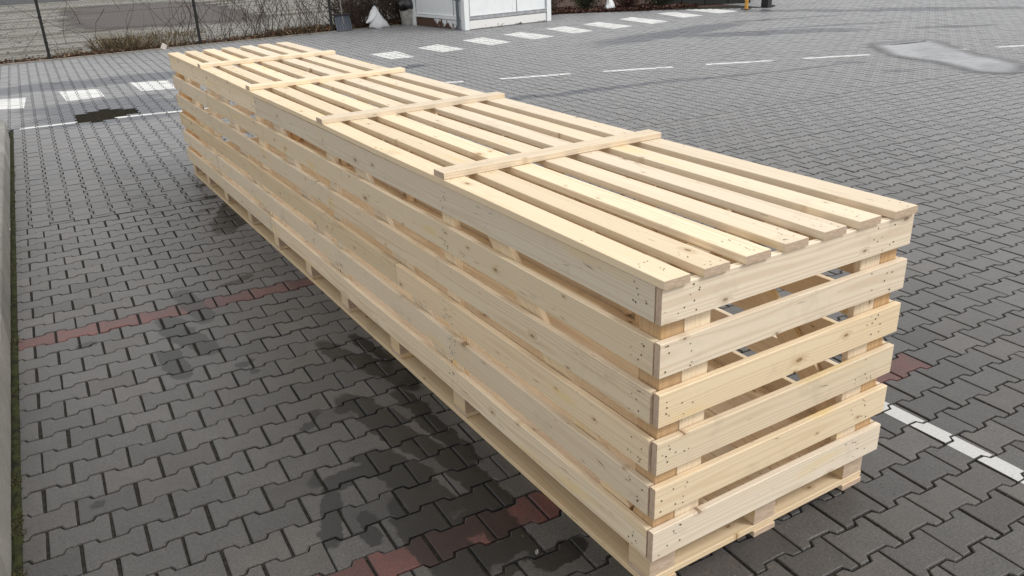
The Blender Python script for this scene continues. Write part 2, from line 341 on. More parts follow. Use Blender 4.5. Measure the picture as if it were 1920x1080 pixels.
def paving(name, c0, red=True):
    k = N(name, .6, .5); P = flat_pos(k)
    at = k.n('Attribute', attribute_name='tone'); tone = at.outputs['Fac']
    fine = k.noise(P, 210, 3, .7); mid = k.noise(P, 14, 5, .65); big = k.noise(P, 1.1, 4, .6)
    spk = k.n('TexVoronoi', feature='F1'); k.put(spk.inputs['Vector'], P); spk.inputs['Scale'].default_value = 260
    sc = k.n('SeparateColor'); k.put(sc.inputs[0], spk.outputs['Color'])
    base = k.mix(k.mr(k.noise(P, 95, 4, .75), .32, .68), tuple(x*.62 for x in c0), tuple(x*1.42 for x in c0))
    tn2 = k.math('FRACT', k.math('MULTIPLY', tone, 57.0)); base = k.mix(k.math('MULTIPLY', k.math('GREATER_THAN', tn2, .7), .14), base, (.085, .066, .050))
    base = k.mix(k.math('MULTIPLY', k.math('GREATER_THAN', sc.outputs[0], .965), k.mr(spk.outputs['Distance'], .34, .15, 0, .7)), base, (.30, .285, .26))
    base = k.mix(k.math('MULTIPLY', k.math('GREATER_THAN', sc.outputs[1], .93), k.mr(spk.outputs['Distance'], .5, .25)), base, (.045, .043, .042))
    if red:
        ra = k.n('Attribute', attribute_name='red').outputs['Fac']
        base = k.mix(k.math('MULTIPLY', ra, k.mr(mid, .3, .6, .72, 1)), base, k.mix(k.mr(k.noise(P, 95, 4, .75), .3, .7), (.066, .023, .019), (.122, .042, .035)))
    mul = k.math('MULTIPLY', k.mr(tone, 0, 1, .66, 1.36), k.math('MULTIPLY', k.math('MULTIPLY', k.mr(k.noise(P, 330, 2, .7), .32, .68, .48, 1.58), k.mr(mid, .3, .7, .88, 1.10)), k.mr(big, .3, .7, .86, 1.13)))
    base = k.mix(1.0, base, mul, 'MULTIPLY')
    # damp marks with broken edges
    wob = k.noise(P, 17, 4, .6, out=1)
    Pw = k.vmath('ADD', P, k.vmath('MULTIPLY', k.vmath('SUBTRACT', wob, (.5, .5, .5)), (.065, .065, 0)))
    tsh = k.n('CombineXYZ'); k.put(tsh.inputs[0], k.mr(tone, 0, 1, -.02, .02)); k.put(tsh.inputs[1], k.mr(tone, 0, 1, -.05, .05))
    Pw = k.vmath('ADD', Pw, tsh.outputs[0])
    wet = None
    for b in WET:
        m = blob(k, Pw, b[0], b[1], b[2]*(1.12 if b[3] > .08 else 1), b[3]*(1.30 if b[3] > .1 else 1), b[4], soft=.07); wet = m if wet is None else k.math('MAXIMUM', wet, m)
    wet = k.math('MULTIPLY', wet, k.mr(mid, .25, .6, .86, 1))
    base = k.mix(k.math('MULTIPLY', wet, .93), base, k.mix(1.0, base, (.13, .13, .135), 'MULTIPLY'))
    wob2 = k.noise(P, 1.6, 3, .6, out=1)
    Pf = k.vmath('ADD', P, k.vmath('MULTIPLY', k.vmath('SUBTRACT', wob2, (.5, .5, .5)), (1.1, .5, 0)))
    far = None
    for b in FAR:
        m = blob(k, Pf, *b, soft=.3); far = m if far is None else k.math('MAXIMUM', far, m)
    base = k.mix(k.math('MULTIPLY', far, .85), base, (.040, .045, .060))
    k.col(base)
    k.put(k.b.inputs['Roughness'], k.math('SUBTRACT', k.mr(fine, .3, .7, .40, .58), k.math('MULTIPLY', k.math('MAXIMUM', wet, far), .10)))
    k.bump(k.math('ADD', fine, k.math('MULTIPLY', k.noise(P, 60, 3), .8)), (.0010), .6)
    k.put(k.b.inputs['Sheen Weight'], k.math('MULTIPLY', .60, k.math('SUBTRACT', 1.0, k.math('MULTIPLY', k.math('MAXIMUM', k.math('MAXIMUM', wet, far), k.math('MULTIPLY', k.n('Attribute', attribute_name='red').outputs['Fac'], .6)), .85)))); k.b.inputs['Sheen Roughness'].default_value = .33; k.b.inputs['Sheen Tint'].default_value = (.93, .95, 1, 1)
    return k.m
M_PAVE = paving('concrete_paving', (.058, .054, .051))
k = N('joint_soil', .95, .2); P = flat_pos(k)
k.col(k.mix(k.mr(k.noise(P, 60, 4), .35, .7), (.010, .009, .008), (.036, .032, .024)))
M_JOINT = k.m

S0 = .045; CS, SN = 1/sqrt(1+S0*S0), S0/sqrt(1+S0*S0)
def uv2w(u, v): return (u*CS+v*SN, -u*SN+v*CS)
def w2uv(x, y): return (x*CS-y*SN, x*SN+y*CS)
PITCH, LEN = .1385, .2
H1, H2 = .0805, .0580
PROF = [(-.1, -H1), (-.0565, -H1), (-.0435, -H2), (.0435, -H2), (.0565, -H1), (.1, -H1), (.1, H1), (.0565, H1), (.0435, H2), (-.0435, H2), (-.0565, H1), (-.1, H1)]
V_RED2, V_BND = .553, 5.19
U_KERB = -1.662
U_EDGE = -1.632
def clip(poly, a, b, c):     # keep a*x+b*y+c >= 0
    out = []
    for i in range(len(poly)):
        p, q = poly[i-1], poly[i]; dp, dq = a*p[0]+b*p[1]+c, a*q[0]+b*q[1]+c
        if (dp >= 0) != (dq >= 0):
            t = dp/(dp-dq); out.append((p[0]+(q[0]-p[0])*t, p[1]+(q[1]-p[1])*t))
        if dq >= 0: out.append(q)
    return out
def inset(poly, d):
    n = len(poly); out = []
    for i in range(n):
        p0, p1, p2 = poly[i-1], poly[i], poly[(i+1) % n]
        ax, ay = p1[0]-p0[0], p1[1]-p0[1]; bx, by = p2[0]-p1[0], p2[1]-p1[1]
        la, lb = math.hypot(ax, ay), math.hypot(bx, by)
        if la < 1e-6 or lb < 1e-6: out.append(p1); continue
        nx, ny = -ay/la-by/lb, ax/la+bx/lb; l = math.hypot(nx, ny)
        if l < 1e-6: out.append(p1); continue
        nx /= l; ny /= l; c = max(.5, (nx*-ay/la+ny*ax/la))
        out.append((p1[0]+nx*d/c, p1[1]+ny*d/c))
    return out
def area(p): return .5*sum(p[i-1][0]*p[i][1]-p[i][0]*p[i-1][1] for i in range(len(p)))
def in_view(x, y, m=1.0):
    dx, dy = x-CAM.x, y-CAM.y; d = dx*sin(yaw)+dy*cos(yaw); l = dx*cos(yaw)-dy*sin(yaw)
    return d > .2 and d < 27 and abs(l) < .66*d+m
FY0, FSL = 16.48, .085     # fence line y = FY0 + FSL*x
# cavity of missing stones beside the thin line
def hole(u, v): return abs(u+.62)<.40 and abs(v-9.72)<.40 and (abs(u+.62)/.44)**2+(abs(v-9.72)/.42)**2 < 1.0+random.uniform(-.38,.25)
pv, pf, ptone, pred = [], [], [], []
stones = []
def add_stone(poly, tone, red, near):
    a = area(poly)
    if abs(a) < .0012: return
    if a < 0: poly = poly[::-1]
    top = inset(poly, .0040)      # half a joint
    cx = sum(p[0] for p in top)/len(top); cy = sum(p[1] for p in top)/len(top)
    tx, ty, dz = random.gauss(0, .006), random.gauss(0, .006), random.gauss(-.0003, .0007)
    if near:
        rings = [(inset(top, .0036), 0.0), (inset(top, .0012), -.0012), (top, -.0040), (top, -.020)]
    else: rings = [(inset(top, .001), 0.0), (top, -.012)]
    n = len(poly); b = len(pv)
    for r, z in rings:
        for (u, v) in r:
            x, y = uv2w(u, v); pv.append((x, y, z+dz+(u-cx)*tx+(v-cy)*ty)); ptone.append(tone); pred.append(red)
    pf.append(tuple(range(b, b+n)))
    for q in range(len(rings)-1):
        for i in range(n): j = (i+1) % n; pf.append((b+(q+1)*n+i, b+(q+1)*n+j, b+q*n+j, b+q*n+i))
    stones.append((inset(top, .0006), cx, cy, dz, tx, ty))
rr = random.Random(3)
for r in range(-16, 35):
    v = V_RED2+r*PITCH
    u0 = -.355+(.1 if r % 2 else 0)
    for kx in range(-12, 110):
        u = u0+kx*LEN
        if u < U_EDGE-.1: continue
        x, y = uv2w(u, v)
        if not in_view(x, y): continue
        jx, jy = rr.gauss(0, .0009), rr.gauss(0, .0009)
        wdj = .0022 if u < -.75 else .0006
        poly = [(u+a*(1-wdj*10*(.5+rr.random()))+jx+rr.gauss(0, .0007), v+b+jy+rr.gauss(0, .0007)) for a, b in PROF]
        poly = clip(poly, 1, 0, -U_EDGE); 
        if not poly: continue
        poly = clip(poly, 0, -1, V_BND-.001)
        if len(poly) < 3: continue
        red = 1.0 if ((r == 18 and u < .75) or (r == 0 and u < 1.99 and u > -2.0)) else 0.0
        tone = rr.gauss(.5, .16)
        if rr.random() < .05: tone -= .3
        add_stone(poly, tone, red, (x-CAM.x)**2+(y-CAM.y)**2 < 60)
for c in range(-12, 150):
    u = -.355+c*PITCH
    v0 = V_BND+.05+(.1 if c % 2 else 0)
    if u < -3.2: continue
    for kx in range(-1, 66):
        v = v0+kx*LEN
        if u < U_EDGE-.1 and v < 9.36: continue 
        x, y = uv2w(u, v)
        if not in_view(x, y): continue
        if y > FY0+FSL*x-.02 and x < 11.5: continue
        if y > 16.2-.75*(x-11.3) and x >= 11.5 and x < 15.2: continue
        if hole(u, v): continue
        jx, jy = rr.gauss(0, .0012), rr.gauss(0, .0009)
        poly = [(u-b+jx, v+a+jy) for a, b in PROF]
        if v < 9.36: poly = clip(poly, 1, 0, -U_EDGE)
        if not poly: continue
        poly = clip(poly, 0, 1, -V_BND-.001)
        if len(poly) < 3: continue
        tone = rr.gauss(.5, .15)
        add_stone(poly, tone, 0.0, (x-CAM.x)**2+(y-CAM.y)**2 < 60)
pav = mesh_obj('pavement', pv, pf, M_PAVE); tag(pav, kind='structure')
for nm, dat in (('tone', ptone), ('red', pred)):
    at = pav.data.attributes.new(nm, 'FLOAT', 'POINT'); at.data.foreach_set('value', dat)
mesh_obj('joint_sand', [(-3.6, -2.5, -.008), (40, -2.5, -.008), (40, 30, -.008), (15.5, 30, -.008), (15.2, 16.3, -.008), (11.5, 16.8, -.008), (11.5, FY0+FSL*11.5, -.008), (-3.6, FY0-FSL*3.6, -.008)], [tuple(range(8))], M_JOINT)['kind'] = 'structure'
bpy.data.objects['joint_sand'].name = 'path_bedding'

# ground sheet to the horizon, with the old yard behind the fence
k = N('yard_ground', .9, .3); P = flat_pos(k)
n1 = k.noise(P, 1.3, 5, .65); n2 = k.noise(P, 22, 4, .7); 
st = k.n('Mapping'); k.put(st.inputs[0], P); st.inputs['Scale'].default_value = (.10, .85, 1); st.inputs['Rotation'].default_value = (0, 0, -.06)
n3 = k.noise(st.outputs[0], 1.0, 4, .6)
base = k.mix(k.mr(n2, .3, .7), (.12, .115, .10), (.34, .33, .305))
base = k.mix(k.mr(n3, .50, .60), base, k.mix(k.mr(n2, .3, .7), (.05, .048, .035), (.17, .15, .115)))
vor = k.n('TexVoronoi', feature='DISTANCE_TO_EDGE'); k.put(vor.inputs['Vector'], P); vor.inputs['Scale'].default_value = 2.6
base = k.mix(k.mr(vor.outputs['Distance'], .05, .015), base, (.06, .058, .05))
base = k.mix(k.mr(n1, .60, .72, 0, .8), base, (.085, .085, .035))
k.col(base); k.bump(n2, .02, .8); M_YARD = k.m
mesh_obj('ground', [(-150, -150, -.03), (260, -150, -.03), (260, 320, -.03), (-150, 320, -.03)], [(0, 1, 2, 3)], M_YARD)['kind'] = 'structure'
k = N('old_asphalt', .85, .35); P = flat_pos(k)
a1 = k.noise(P, 2.0, 5, .7); a2 = k.noise(P, 60, 4, .7)
st = k.n('Mapping'); k.put(st.inputs[0], P); st.inputs['Scale'].default_value = (.35, 3, 1)
a3 = k.noise(st.outputs[0], 1, 4, .65)
base = k.mix(k.mr(a2, .3, .7), (.062, .052, .051), (.105, .092, .088)); base = k.mix(k.mr(a3, .6, .68, 0, .6), base, (.22, .20, .19)); base = k.mix(k.mr(a1, .58, .7, 0, .6), base, (.10, .09, .045))
k.col(base); ed = k.n('Attribute', attribute_name='edge').outputs['Fac']; k.put(k.b.inputs['Alpha'], k.mr(k.math('ADD', ed, k.math('MULTIPLY', k.noise(P, 1.5, 6, .8), 1.7)), .95, 1.45)); M_ASPH = k.m
poly = [(1.06, 33.2), (.62, 28.0), (.35, 24.0), (.62, 21.9), (1.98, 21.5), (3.0, 21.2), (4.1, 20.9), (5.3, 20.6), (5.9, 22.4), (6.2, 26.2), (6.4, 30.5), (5.6, 33.9), (3.8, 34.4), (2.25, 34.4)]
q_ = []
for i in range(len(poly)):
    a, b = poly[i], poly[(i+1) % len(poly)]; n_ = max(2, int(math.hypot(b[0]-a[0], b[1]-a[1])/.22))
    for j in range(n_): t = j/n_; q_.append((a[0]+(b[0]-a[0])*t+random.gauss(0, .035), a[1]+(b[1]-a[1])*t+random.gauss(0, .05)))
if area(q_) < 0: q_ = q_[::-1]
n_ = len(q_); cx_ = sum(p[0] for p in q_)/n_; cy_ = sum(p[1] for p in q_)/n_
ro = mesh_obj('road', [(x, y, -.022) for x, y in q_]+[(cx_+(x-cx_)*.5, cy_+(y-cy_)*.5, -.022) for x, y in q_], [(i, (i+1) % n_, n_+(i+1) % n_, n_+i) for i in range(n_)]+[tuple(range(n_, 2*n_))], M_ASPH); ro['kind'] = 'structure'
at = ro.data.attributes.new('edge', 'FLOAT', 'POINT'); at.data.foreach_set('value', [0.0]*n_+[1.0]*n_)
# far asphalt apron: dark strip across the top left
mesh_obj('road', [(-25, 35.5, -.024), (2.6, 38.5, -.024), (4.2, 60, -.024), (-40, 52, -.024)], [(0, 1, 2, 3)], plain('dark_asphalt', (.05, .052, .056), .9))['kind'] = 'structure'

# painted markings (cut to the tops of the stones, so the joints stay open)
def paint(name, wear_lo, wear_hi, c=(.74, .74, .72)):
    k = N(name, .6, .4); P = flat_pos(k)
    a = k.noise(P, 34, 5, .75); b = k.noise(P, 3.5, 3, .6)
    f = k.mr(k.math('ADD', a, k.math('MULTIPLY', b, .6)), wear_lo, wear_hi)
    k.col(k.mix(f, (.17, .165, .16), k.mix(k.mr(k.noise(P, 90, 3), .3, .7), tuple(x*.86 for x in c), c))); return k.m
M_P1 = paint('line_paint', .45, .60, (.52, .52, .51)); M_P2 = paint('worn_block_paint', .42, .62, (.70, .70, .69)); M_P3 = paint('dash_paint', .42, .62, (.72, .72, .71))
def marking(quad, mat, name='painted_marking'):
    q = [w2uv(*p) for p in quad]
    if area(q) < 0: q = q[::-1]
    x0, x1 = min(p[0] for p in q)-.12, max(p[0] for p in q)+.12; y0, y1 = min(p[1] for p in q)-.12, max(p[1] for p in q)+.12
    v, f = [], []
    for top, cx, cy, dz, tx, ty in stones:
        if not (x0 < cx < x1 and y0 < cy < y1): continue
        p = top
        for i in range(len(q)):
            a, b = q[i-1], q[i]; p = clip(p, -(b[1]-a[1]), b[0]-a[0], (b[1]-a[1])*a[0]-(b[0]-a[0])*a[1])
            if len(p) < 3: break
        if len(p) < 3 or abs(area(p)) < 2e-5: continue
        b0 = len(v)
        for (uu, vv) in p:
            x, y = uv2w(uu, vv); v.append((x, y, dz+(uu-cx)*tx+(vv-cy)*ty+.0012))
        f.append(tuple(range(b0, b0+len(p))))
    if f: mesh_obj(name, v, f, mat)['kind'] = 'structure'
def strip(a, b, wd): 
    d = (Vector(b)-Vector(a)).normalized(); n = Vector((-d.y, d.x))*wd/2; a = Vector(a); b = Vector(b)
    return [tuple(a+n), tuple(b+n), tuple(b-n), tuple(a-n)]
marking([(1.428, -.6), (1.498, 1.6), (1.575, 1.6), (1.505, -.6)], M_P1)
marking([(1.498, 1.602), (1.60, 3.9), (1.677, 3.9), (1.575, 1.602)], M_P1)
marking(strip((-1.14, 9.47), (.0, 9.40), .09), M_P3); marking(strip((.02, 9.40), (.9, 9.25), .09), M_P3)
for a, b in [((3.7, 9.02), (4.21, 8.81)), ((4.69, 8.65), (5.67, 8.32)), ((6.13, 8.17), (7.1, 7.8)), ((7.59, 7.64), (8.54, 7.24)), ((9.0, 7.07), (9.96, 6.66)), ((10.53, 6.41), (11.40, 6.01)), ((11.86, 5.85), (12.7, 5.5))]:
    marking(strip(a, b, .115), M_P3)
blk = [[(-1.9, 12.0), (-1.28, 11.1), (-1.01, 10.98), (-.93, 11.92), (-1.35, 12.0)],
       [(-.507, 12.14), (-.006, 12.0), (-.024, 11.19), (-.50, 11.15)], [(.46, 12.29), (.96, 12.07), (.93, 11.16), (.46, 11.3)]]
blk += [[(1.46+i*.98, 12.2+.03*i), (1.99+i*.98, 12.2+.03*i), (1.93+i*.98, 11.25+.05*i), (1.44+i*.98, 11.25+.05*i)] for i in range(3)]
sm = .853
blk += [[(a*sm, b*sm) for a, b in Q] for Q in ([(5.172, 14.753), (5.8, 14.799), (5.686, 13.648), (5.197, 13.729)], [(6.354, 14.954), (6.971, 15.213), (7.003, 13.992), (6.417, 13.895)],
        [(7.69, 15.41), (8.336, 15.593), (8.303, 14.282), (7.693, 14.139)], [(8.945, 15.696), (9.526, 15.865), (9.59, 14.454), (8.902, 14.328)], [(10.332, 15.987), (11.023, 16.106), (10.82, 14.666), (10.173, 14.582)],
        [(11.532, 16.078), (12.201, 16.292), (12.105, 14.759), (11.427, 14.65)], [(12.972, 16.424), (13.567, 16.597), (13.417, 14.943), (12.711, 14.795)])]
blk += [[(12.50, 14.4), (13.03, 14.3), (12.81, 13.12), (12.18, 13.13)], [(13.54, 14.67), (14.18, 14.54), (14.04, 13.23), (13.39, 13.2)]]
for qd in blk: marking(qd, M_P2)

# puddle
PUD = [(10.98, 7.43), (10.6, 7.0), (10.23, 6.58), (10.05, 6.3), (9.97, 6.03), (9.93, 5.8), (9.95, 5.58), (9.75, 5.2), (9.55, 4.87), (9.5, 4.68), (9.55, 4.52), (9.64, 4.43), (9.78, 4.38), (10.1, 4.42), (10.4, 4.6), (10.62, 4.85), (10.80, 5.25), (10.95, 5.6), (11.25, 6.0), (11.6, 6.45), (11.95, 6.85), (12.0, 7.02), (11.94, 7.14), (11.75, 7.2), (11.45, 7.2), (11.2, 7.28)]
def smooth_poly(p, it=2):
    for _ in range(it):
        q = []
        for i in range(len(p)):
            a, b = p[i], p[(i+1) % len(p)]; q += [(a[0]*.75+b[0]*.25, a[1]*.75+b[1]*.25), (a[0]*.25+b[0]*.75, a[1]*.25+b[1]*.75)]
        p = q
    return p
pp = smooth_poly(PUD); pc = (sum(p[0] for p in pp)/len(pp), sum(p[1] for p in pp)/len(pp))
def sheet(name, p, z, mat):
    if area(p) < 0: p = p[::-1]
    o = mesh_obj(name, [(x, y, z) for x, y in p], [tuple(range(len(p)))], mat); o['kind'] = 'structure'; return o
def soft_sheet(name, p, z, mat, wd):
    if area(p) < 0: p = p[::-1]
    n = len(p); inn = inset(p, wd); v = [(x, y, z) for x, y in p]+[(x, y, z) for x, y in inn]
    f = [(i, (i+1) % n, n+(i+1) % n, n+i) for i in range(n)]+[tuple(range(n, 2*n))]
    o = mesh_obj(name, v, f, mat); at = o.data.attributes.new('edge', 'FLOAT', 'POINT'); at.data.foreach_set('value', [0.0]*n+[1.0]*n); o['kind'] = 'structure'
def grow(p, d):
    p = p if area(p) > 0 else p[::-1]; return inset(p, -d)
k = N('damp_rim', .45, .5); k.col((.03, .032, .037)); P = flat_pos(k)
ed = k.n('Attribute', attribute_name='edge').outputs['Fac']
k.put(k.b.inputs['Alpha'], k.mr(k.math('ADD', ed, k.math('MULTIPLY', k.noise(P, 4, 4, .6), .9)), .40, 1.5, 0, .42, True))
soft_sheet('puddle_rim', grow(smooth_poly(PUD), .20), .0026, k.m, .30)
k = N('puddle_water', .10, .5); k.col((.15, .157, .185)); k.b.inputs['IOR'].default_value = 1.5; P = flat_pos(k)
ed = k.n('Attribute', attribute_name='edge').outputs['Fac']
k.put(k.b.inputs['Alpha'], k.math('MULTIPLY', k.mr(k.math('ADD', ed, k.math('MULTIPLY', k.noise(P, 3, 4, .6), .8)), .30, 1.35, 0, .97, True), k.mr(k.noise(P, 1.4, 3), .35, .6, .78, 1)))
k.put(k.b.inputs['Roughness'], k.mr(k.noise(P, 6, 3), .4, .7, .06, .25)); k.bump(k.noise(P, 5, 2), .002, .1)
soft_sheet('puddle', grow(smooth_poly(PUD), .05), .0042, k.m, .28)
# earth showing where stones are missing
k = N('wet_earth', .95, .05); P = flat_pos(k); k.col(k.mix(k.mr(k.noise(P, 25, 4), .3, .7), (.004, .0035, .003), (.034, .028, .018))); k.bump(k.noise(P, 30, 4), .02, 1)
hu = []
for i in range(28):
    t = 2*pi*i/28; rr2 = 1+random.uniform(-.06, .06); hu.append(uv2w(-.62+.62*cos(t)*rr2, 9.72+.58*sin(t)*rr2))
sheet('earth_patch', hu, -.0065, k.m)

# ------------------------------------------------------------------ kerb wall and its moss
k = N('kerb_concrete', .85, .3); P = k.n('NewGeometry').outputs['Position']
rn = k.n('ObjectInfo').outputs['Random']
c = k.mix(k.mr(k.noise(P, 3, 5, .6), .3, .7), (.20, .195, .18), (.33, .32, .295)); c = k.mix(k.mr(k.noise(P, 160, 3, .7), .35, .7, 0, .5), c, (.12, .115, .105))
stp = k.n('Mapping'); k.put(stp.inputs[0], P); stp.inputs['Scale'].default_value = (9, 9, 1.2)
c = k.mix(k.mr(k.noise(stp.outputs[0], 1, 4, .6), .55, .72, 0, .5), c, (.11, .105, .085)); c = k.mix(1.0, c, k.mr(rn, 0, 1, .85, 1.1), 'MULTIPLY')
k.col(c); k.bump(k.noise(P, 90, 4, .7), .004, .8); M_KERB = k.m
kerb = empty('kerb_wall', (*uv2w(U_KERB, 0), 0), -math.atan(S0))
tag(kerb, 'low weathered concrete kerb wall of long blocks along the left paving edge', 'kerb')
KH = .20; seams = [-2.0, -1.0, .0, 1.03, 2.06, 3.09, 4.15, 5.15, 6.15, 7.12, 8.1, 9.30]
for i in range(len(seams)-1):
    a, b = seams[i]+.004, seams[i+1]-.004
    sec = [(0, -.03), (0, KH-.03), (-.006, KH-.012), (-.018, KH), (-.44, KH+.004), (-.45, KH-.01), (-.45, -.03)]
    v, f = [], []; n = 8; m = len(sec)
    last = i == len(seams)-2
    for j in range(n+1):
        y = a+(b-a)*j/n; e = 1.0; ox = 0
        if last and j >= n-3: t = (j-(n-3))/3; e = 1-.30*t*t; ox = -.10*t*t
        for (x, z) in sec: v.append((x+(ox if x > -.3 else 0)+random.uniform(-.0015, .0015), y, z*e if z > 0 else z))
    for j in range(n):
        for q in range(m): l = (q+1) % m; f.append((j*m+q, j*m+l, (j+1)*m+l, (j+1)*m+q))
    f.append(tuple(range(m-1, -1, -1))); f.append(tuple(range(n*m, n*m+m)))
    mesh_obj('kerb_block', v, f, M_KERB, kerb)
k = N('moss', .95, .2); P = k.n('NewGeometry').outputs['Position']
k.col(k.mix(k.mr(k.noise(P, 18, 4), .35, .65), (.014, .013, .008), (.034, .040, .012))); M_MOSS = k.m
k = N('weed_leaf', .8, .2); at = k.n('Attribute', attribute_name='tone').outputs['Fac']
k.col(k.mix(at, (.030, .040, .014), (.11, .085, .045))); M_WEED = k.m
rm = random.Random(11)
v, f, tn = [], [], []
def tri(p, d, l, wd):
    b = len(v); d = Vector(d).normalized(); s = d.cross(Vector((rm.uniform(-1, 1), rm.uniform(-1, 1), rm.uniform(-1, 1)))).normalized()*wd; p = Vector(p); t = rm.random()
    for q in (p-s*.5, p+s*.5, p+d*l*.6+s*.5, p+d*l, p+d*l*.6-s*.5): v.append(tuple(q)); tn.append(t)
    f.append((b, b+1, b+2, b+3, b+4))
ny = 560
for j in range(ny):       # lumpy moss ribbon
    y = -.3+j*9.6/ny
    for q in range(5):
        u = U_KERB+.003+q*.0095; x, yy = uv2w(u, y); v.append((x, yy, -.006+rm.uniform(0, .007)+(.004 if q in (1, 2) else 0))); tn.append(.2)
for j in range(ny-1):
    for q in range(4): a = j*5+q; f.append((a, a+1, a+6, a+5))
nmoss = len(f)
for _ in range(5200):
    y = rm.uniform(-.3, 9.2); u = U_KERB+.005+abs(rm.gauss(0, .016)); u = min(u, U_EDGE+.012)
    x, yy = uv2w(u, y); tri((x, yy, -.004), (rm.uniform(-1, 1), rm.uniform(-1, 1), rm.uniform(.3, 1.4)), rm.uniform(.003, .010), rm.uniform(.001, .003))
for cy in [1.02, 1.13, 1.36, 1.42, 1.45, 1.7, 2.5, .8, 3.1, 6.05, 7.0, 7.15, 7.4, 5.6, 4.4]:
    for _ in range(70):
        u = U_KERB+.022+rm.gauss(0, .010); x, yy = uv2w(u, cy+rm.gauss(0, .018)); tri((x, yy, -.002), (rm.uniform(-1, 1), rm.uniform(-1, 1), rm.uniform(.1, 1)), rm.uniform(.006, .018), rm.uniform(.0015, .004))
mo = mesh_obj('moss_strip', v, f, [M_MOSS, M_WEED], None, [0]*nmoss+[1]*(len(f)-nmoss))
a = mo.data.attributes.new('tone', 'FLOAT', 'POINT'); a.data.foreach_set('value', tn)
tag(mo, 'strip of dark green moss and tiny weeds between the kerb and the paving', 'moss', kind='stuff')

# ------------------------------------------------------------------ fence
def fline(x): return FY0+FSL*x
M_POST = plain('dark_post_paint', (.008, .009, .009), .6); M_WIRE = N('fence_wire', .6).col((.035, .035, .033)).m
fence = empty('chain_link_fence', (-.27, fline(-.27), 0))
tag(fence, 'chain link fence with thin dark green posts behind the paving', 'fence')
FL = fence.location
mb = MB()
fx0, fx1, fh, cell = -3.2, 10.6, 1.55, .06
nw = int((fx1-fx0)/cell)
for i in range(nw):
    pts = []
    for j in range(int(fh/(cell/1))*1+1):
        x = fx0+i*cell+(cell/2 if (j % 2) else -cell/2)*1.0; z = .04+j*cell*.9
        pts.append((x-FL.x, fline(x)-FL.y+(.003 if j % 2 else -.003), z))
    mb.tube(pts, .0017, 3, cap=False)
for z in (.05, .75, 1.5):
    mb.tube([(fx0-FL.x, fline(fx0)-FL.y, z), (fx1-FL.x, fline(fx1)-FL.y, z)], .0026, 4)
mb.build('wire_mesh', M_WIRE, fence)
for px in (-3.05, -.27, 2.48, 5.36, 8.2):
    p = MB(); x = px-FL.x; y = fline(px)-FL.y-.03
    p.box(x-.024, x+.024, y-.024, y+.024, -.05, 2.1, .004); p.box(x-.028, x+.028, y-.028, y+.028, 2.1, 2.115, .003)
    for z in (.3, .75, 1.2, 1.5): p.box(x-.03, x+.03, y-.03, y+.03, z, z+.018)
    p.build('fence_post', M_POST, fence)
e = MB()
for i in range(14):
    x = -3.2+i; e.box(x+.004, x+.996, -.03, .03, -.05, .022, .005)
eo = e.build('edging_kerb', plain('edging_concrete', (.20, .185, .16), .9)); eo.location = (0, FY0-.10, 0); eo.rotation_euler = (0, 0, math.atan(FSL))
tag(eo, 'thin concrete edging flush with the paving at the foot of the fence', 'kerb')

# vines on the fence
M_VINE = plain('dead_vine_bark', (.055, .038, .028), .9, .4, 20)
def vine(x0, x1, n, hgt, lab, seed, lean=.5):
    r = random.Random(seed); m = MB(); bx = (x0+x1)/2; by = fline(bx)
    for _ in range(n):
        x = r.uniform(x0, x1); z = r.uniform(0, .1) if r.random() < .6 else r.uniform(.1, hgt)
        y = fline(x)+r.uniform(-.03, .06); pts = []; dx = r.gauss(0, .35); dz = 1.0 if z < .15 else r.choice((-1, 1, 1))
        rad = r.uniform(.002, .0065)
        for s in range(r.randint(5, 13)):
            pts.append((x-bx, y-by, z)); dx += r.gauss(0, .45); dx *= .85
            x += dx*.11; z += dz*.13*r.uniform(.6, 1.2); y = fline(x)+max(-.05, min(.09, (y-fline(x))+r.gauss(0, .012)))
            if z < 0 or z > hgt+.4: break
        if len(pts) > 2: m.tube(pts, [rad*(1-.6*i/len(pts)) for i in range(len(pts))], 4, cap=False)
    o = m.build('climbing_vine', M_VINE); o.location = (bx, by, 0); tag(o, lab, 'vine', 'leafless vines climbing the fence'); return o
vine(2.0, 3.4, 60, 1.5, 'sparse leafless vine on the fence around the middle dark post', 1)
vine(3.4, 5.3, 170, 1.5, 'leafless vine on the fence between the middle post and the snow shovel', 2)
vine(5.4, 6.7, 420, 1.6, 'dense leafless vine on the fence behind the shovel and the white sack', 3)
vine(6.6, 8.4, 700, 1.6, 'thickest leafless vine on the fence behind the grey bin beside the white booth', 4)
vine(-1.4, 2.2, 16, 1.0, 'few thin dry stems on the fence between the two leftmost posts', 5)

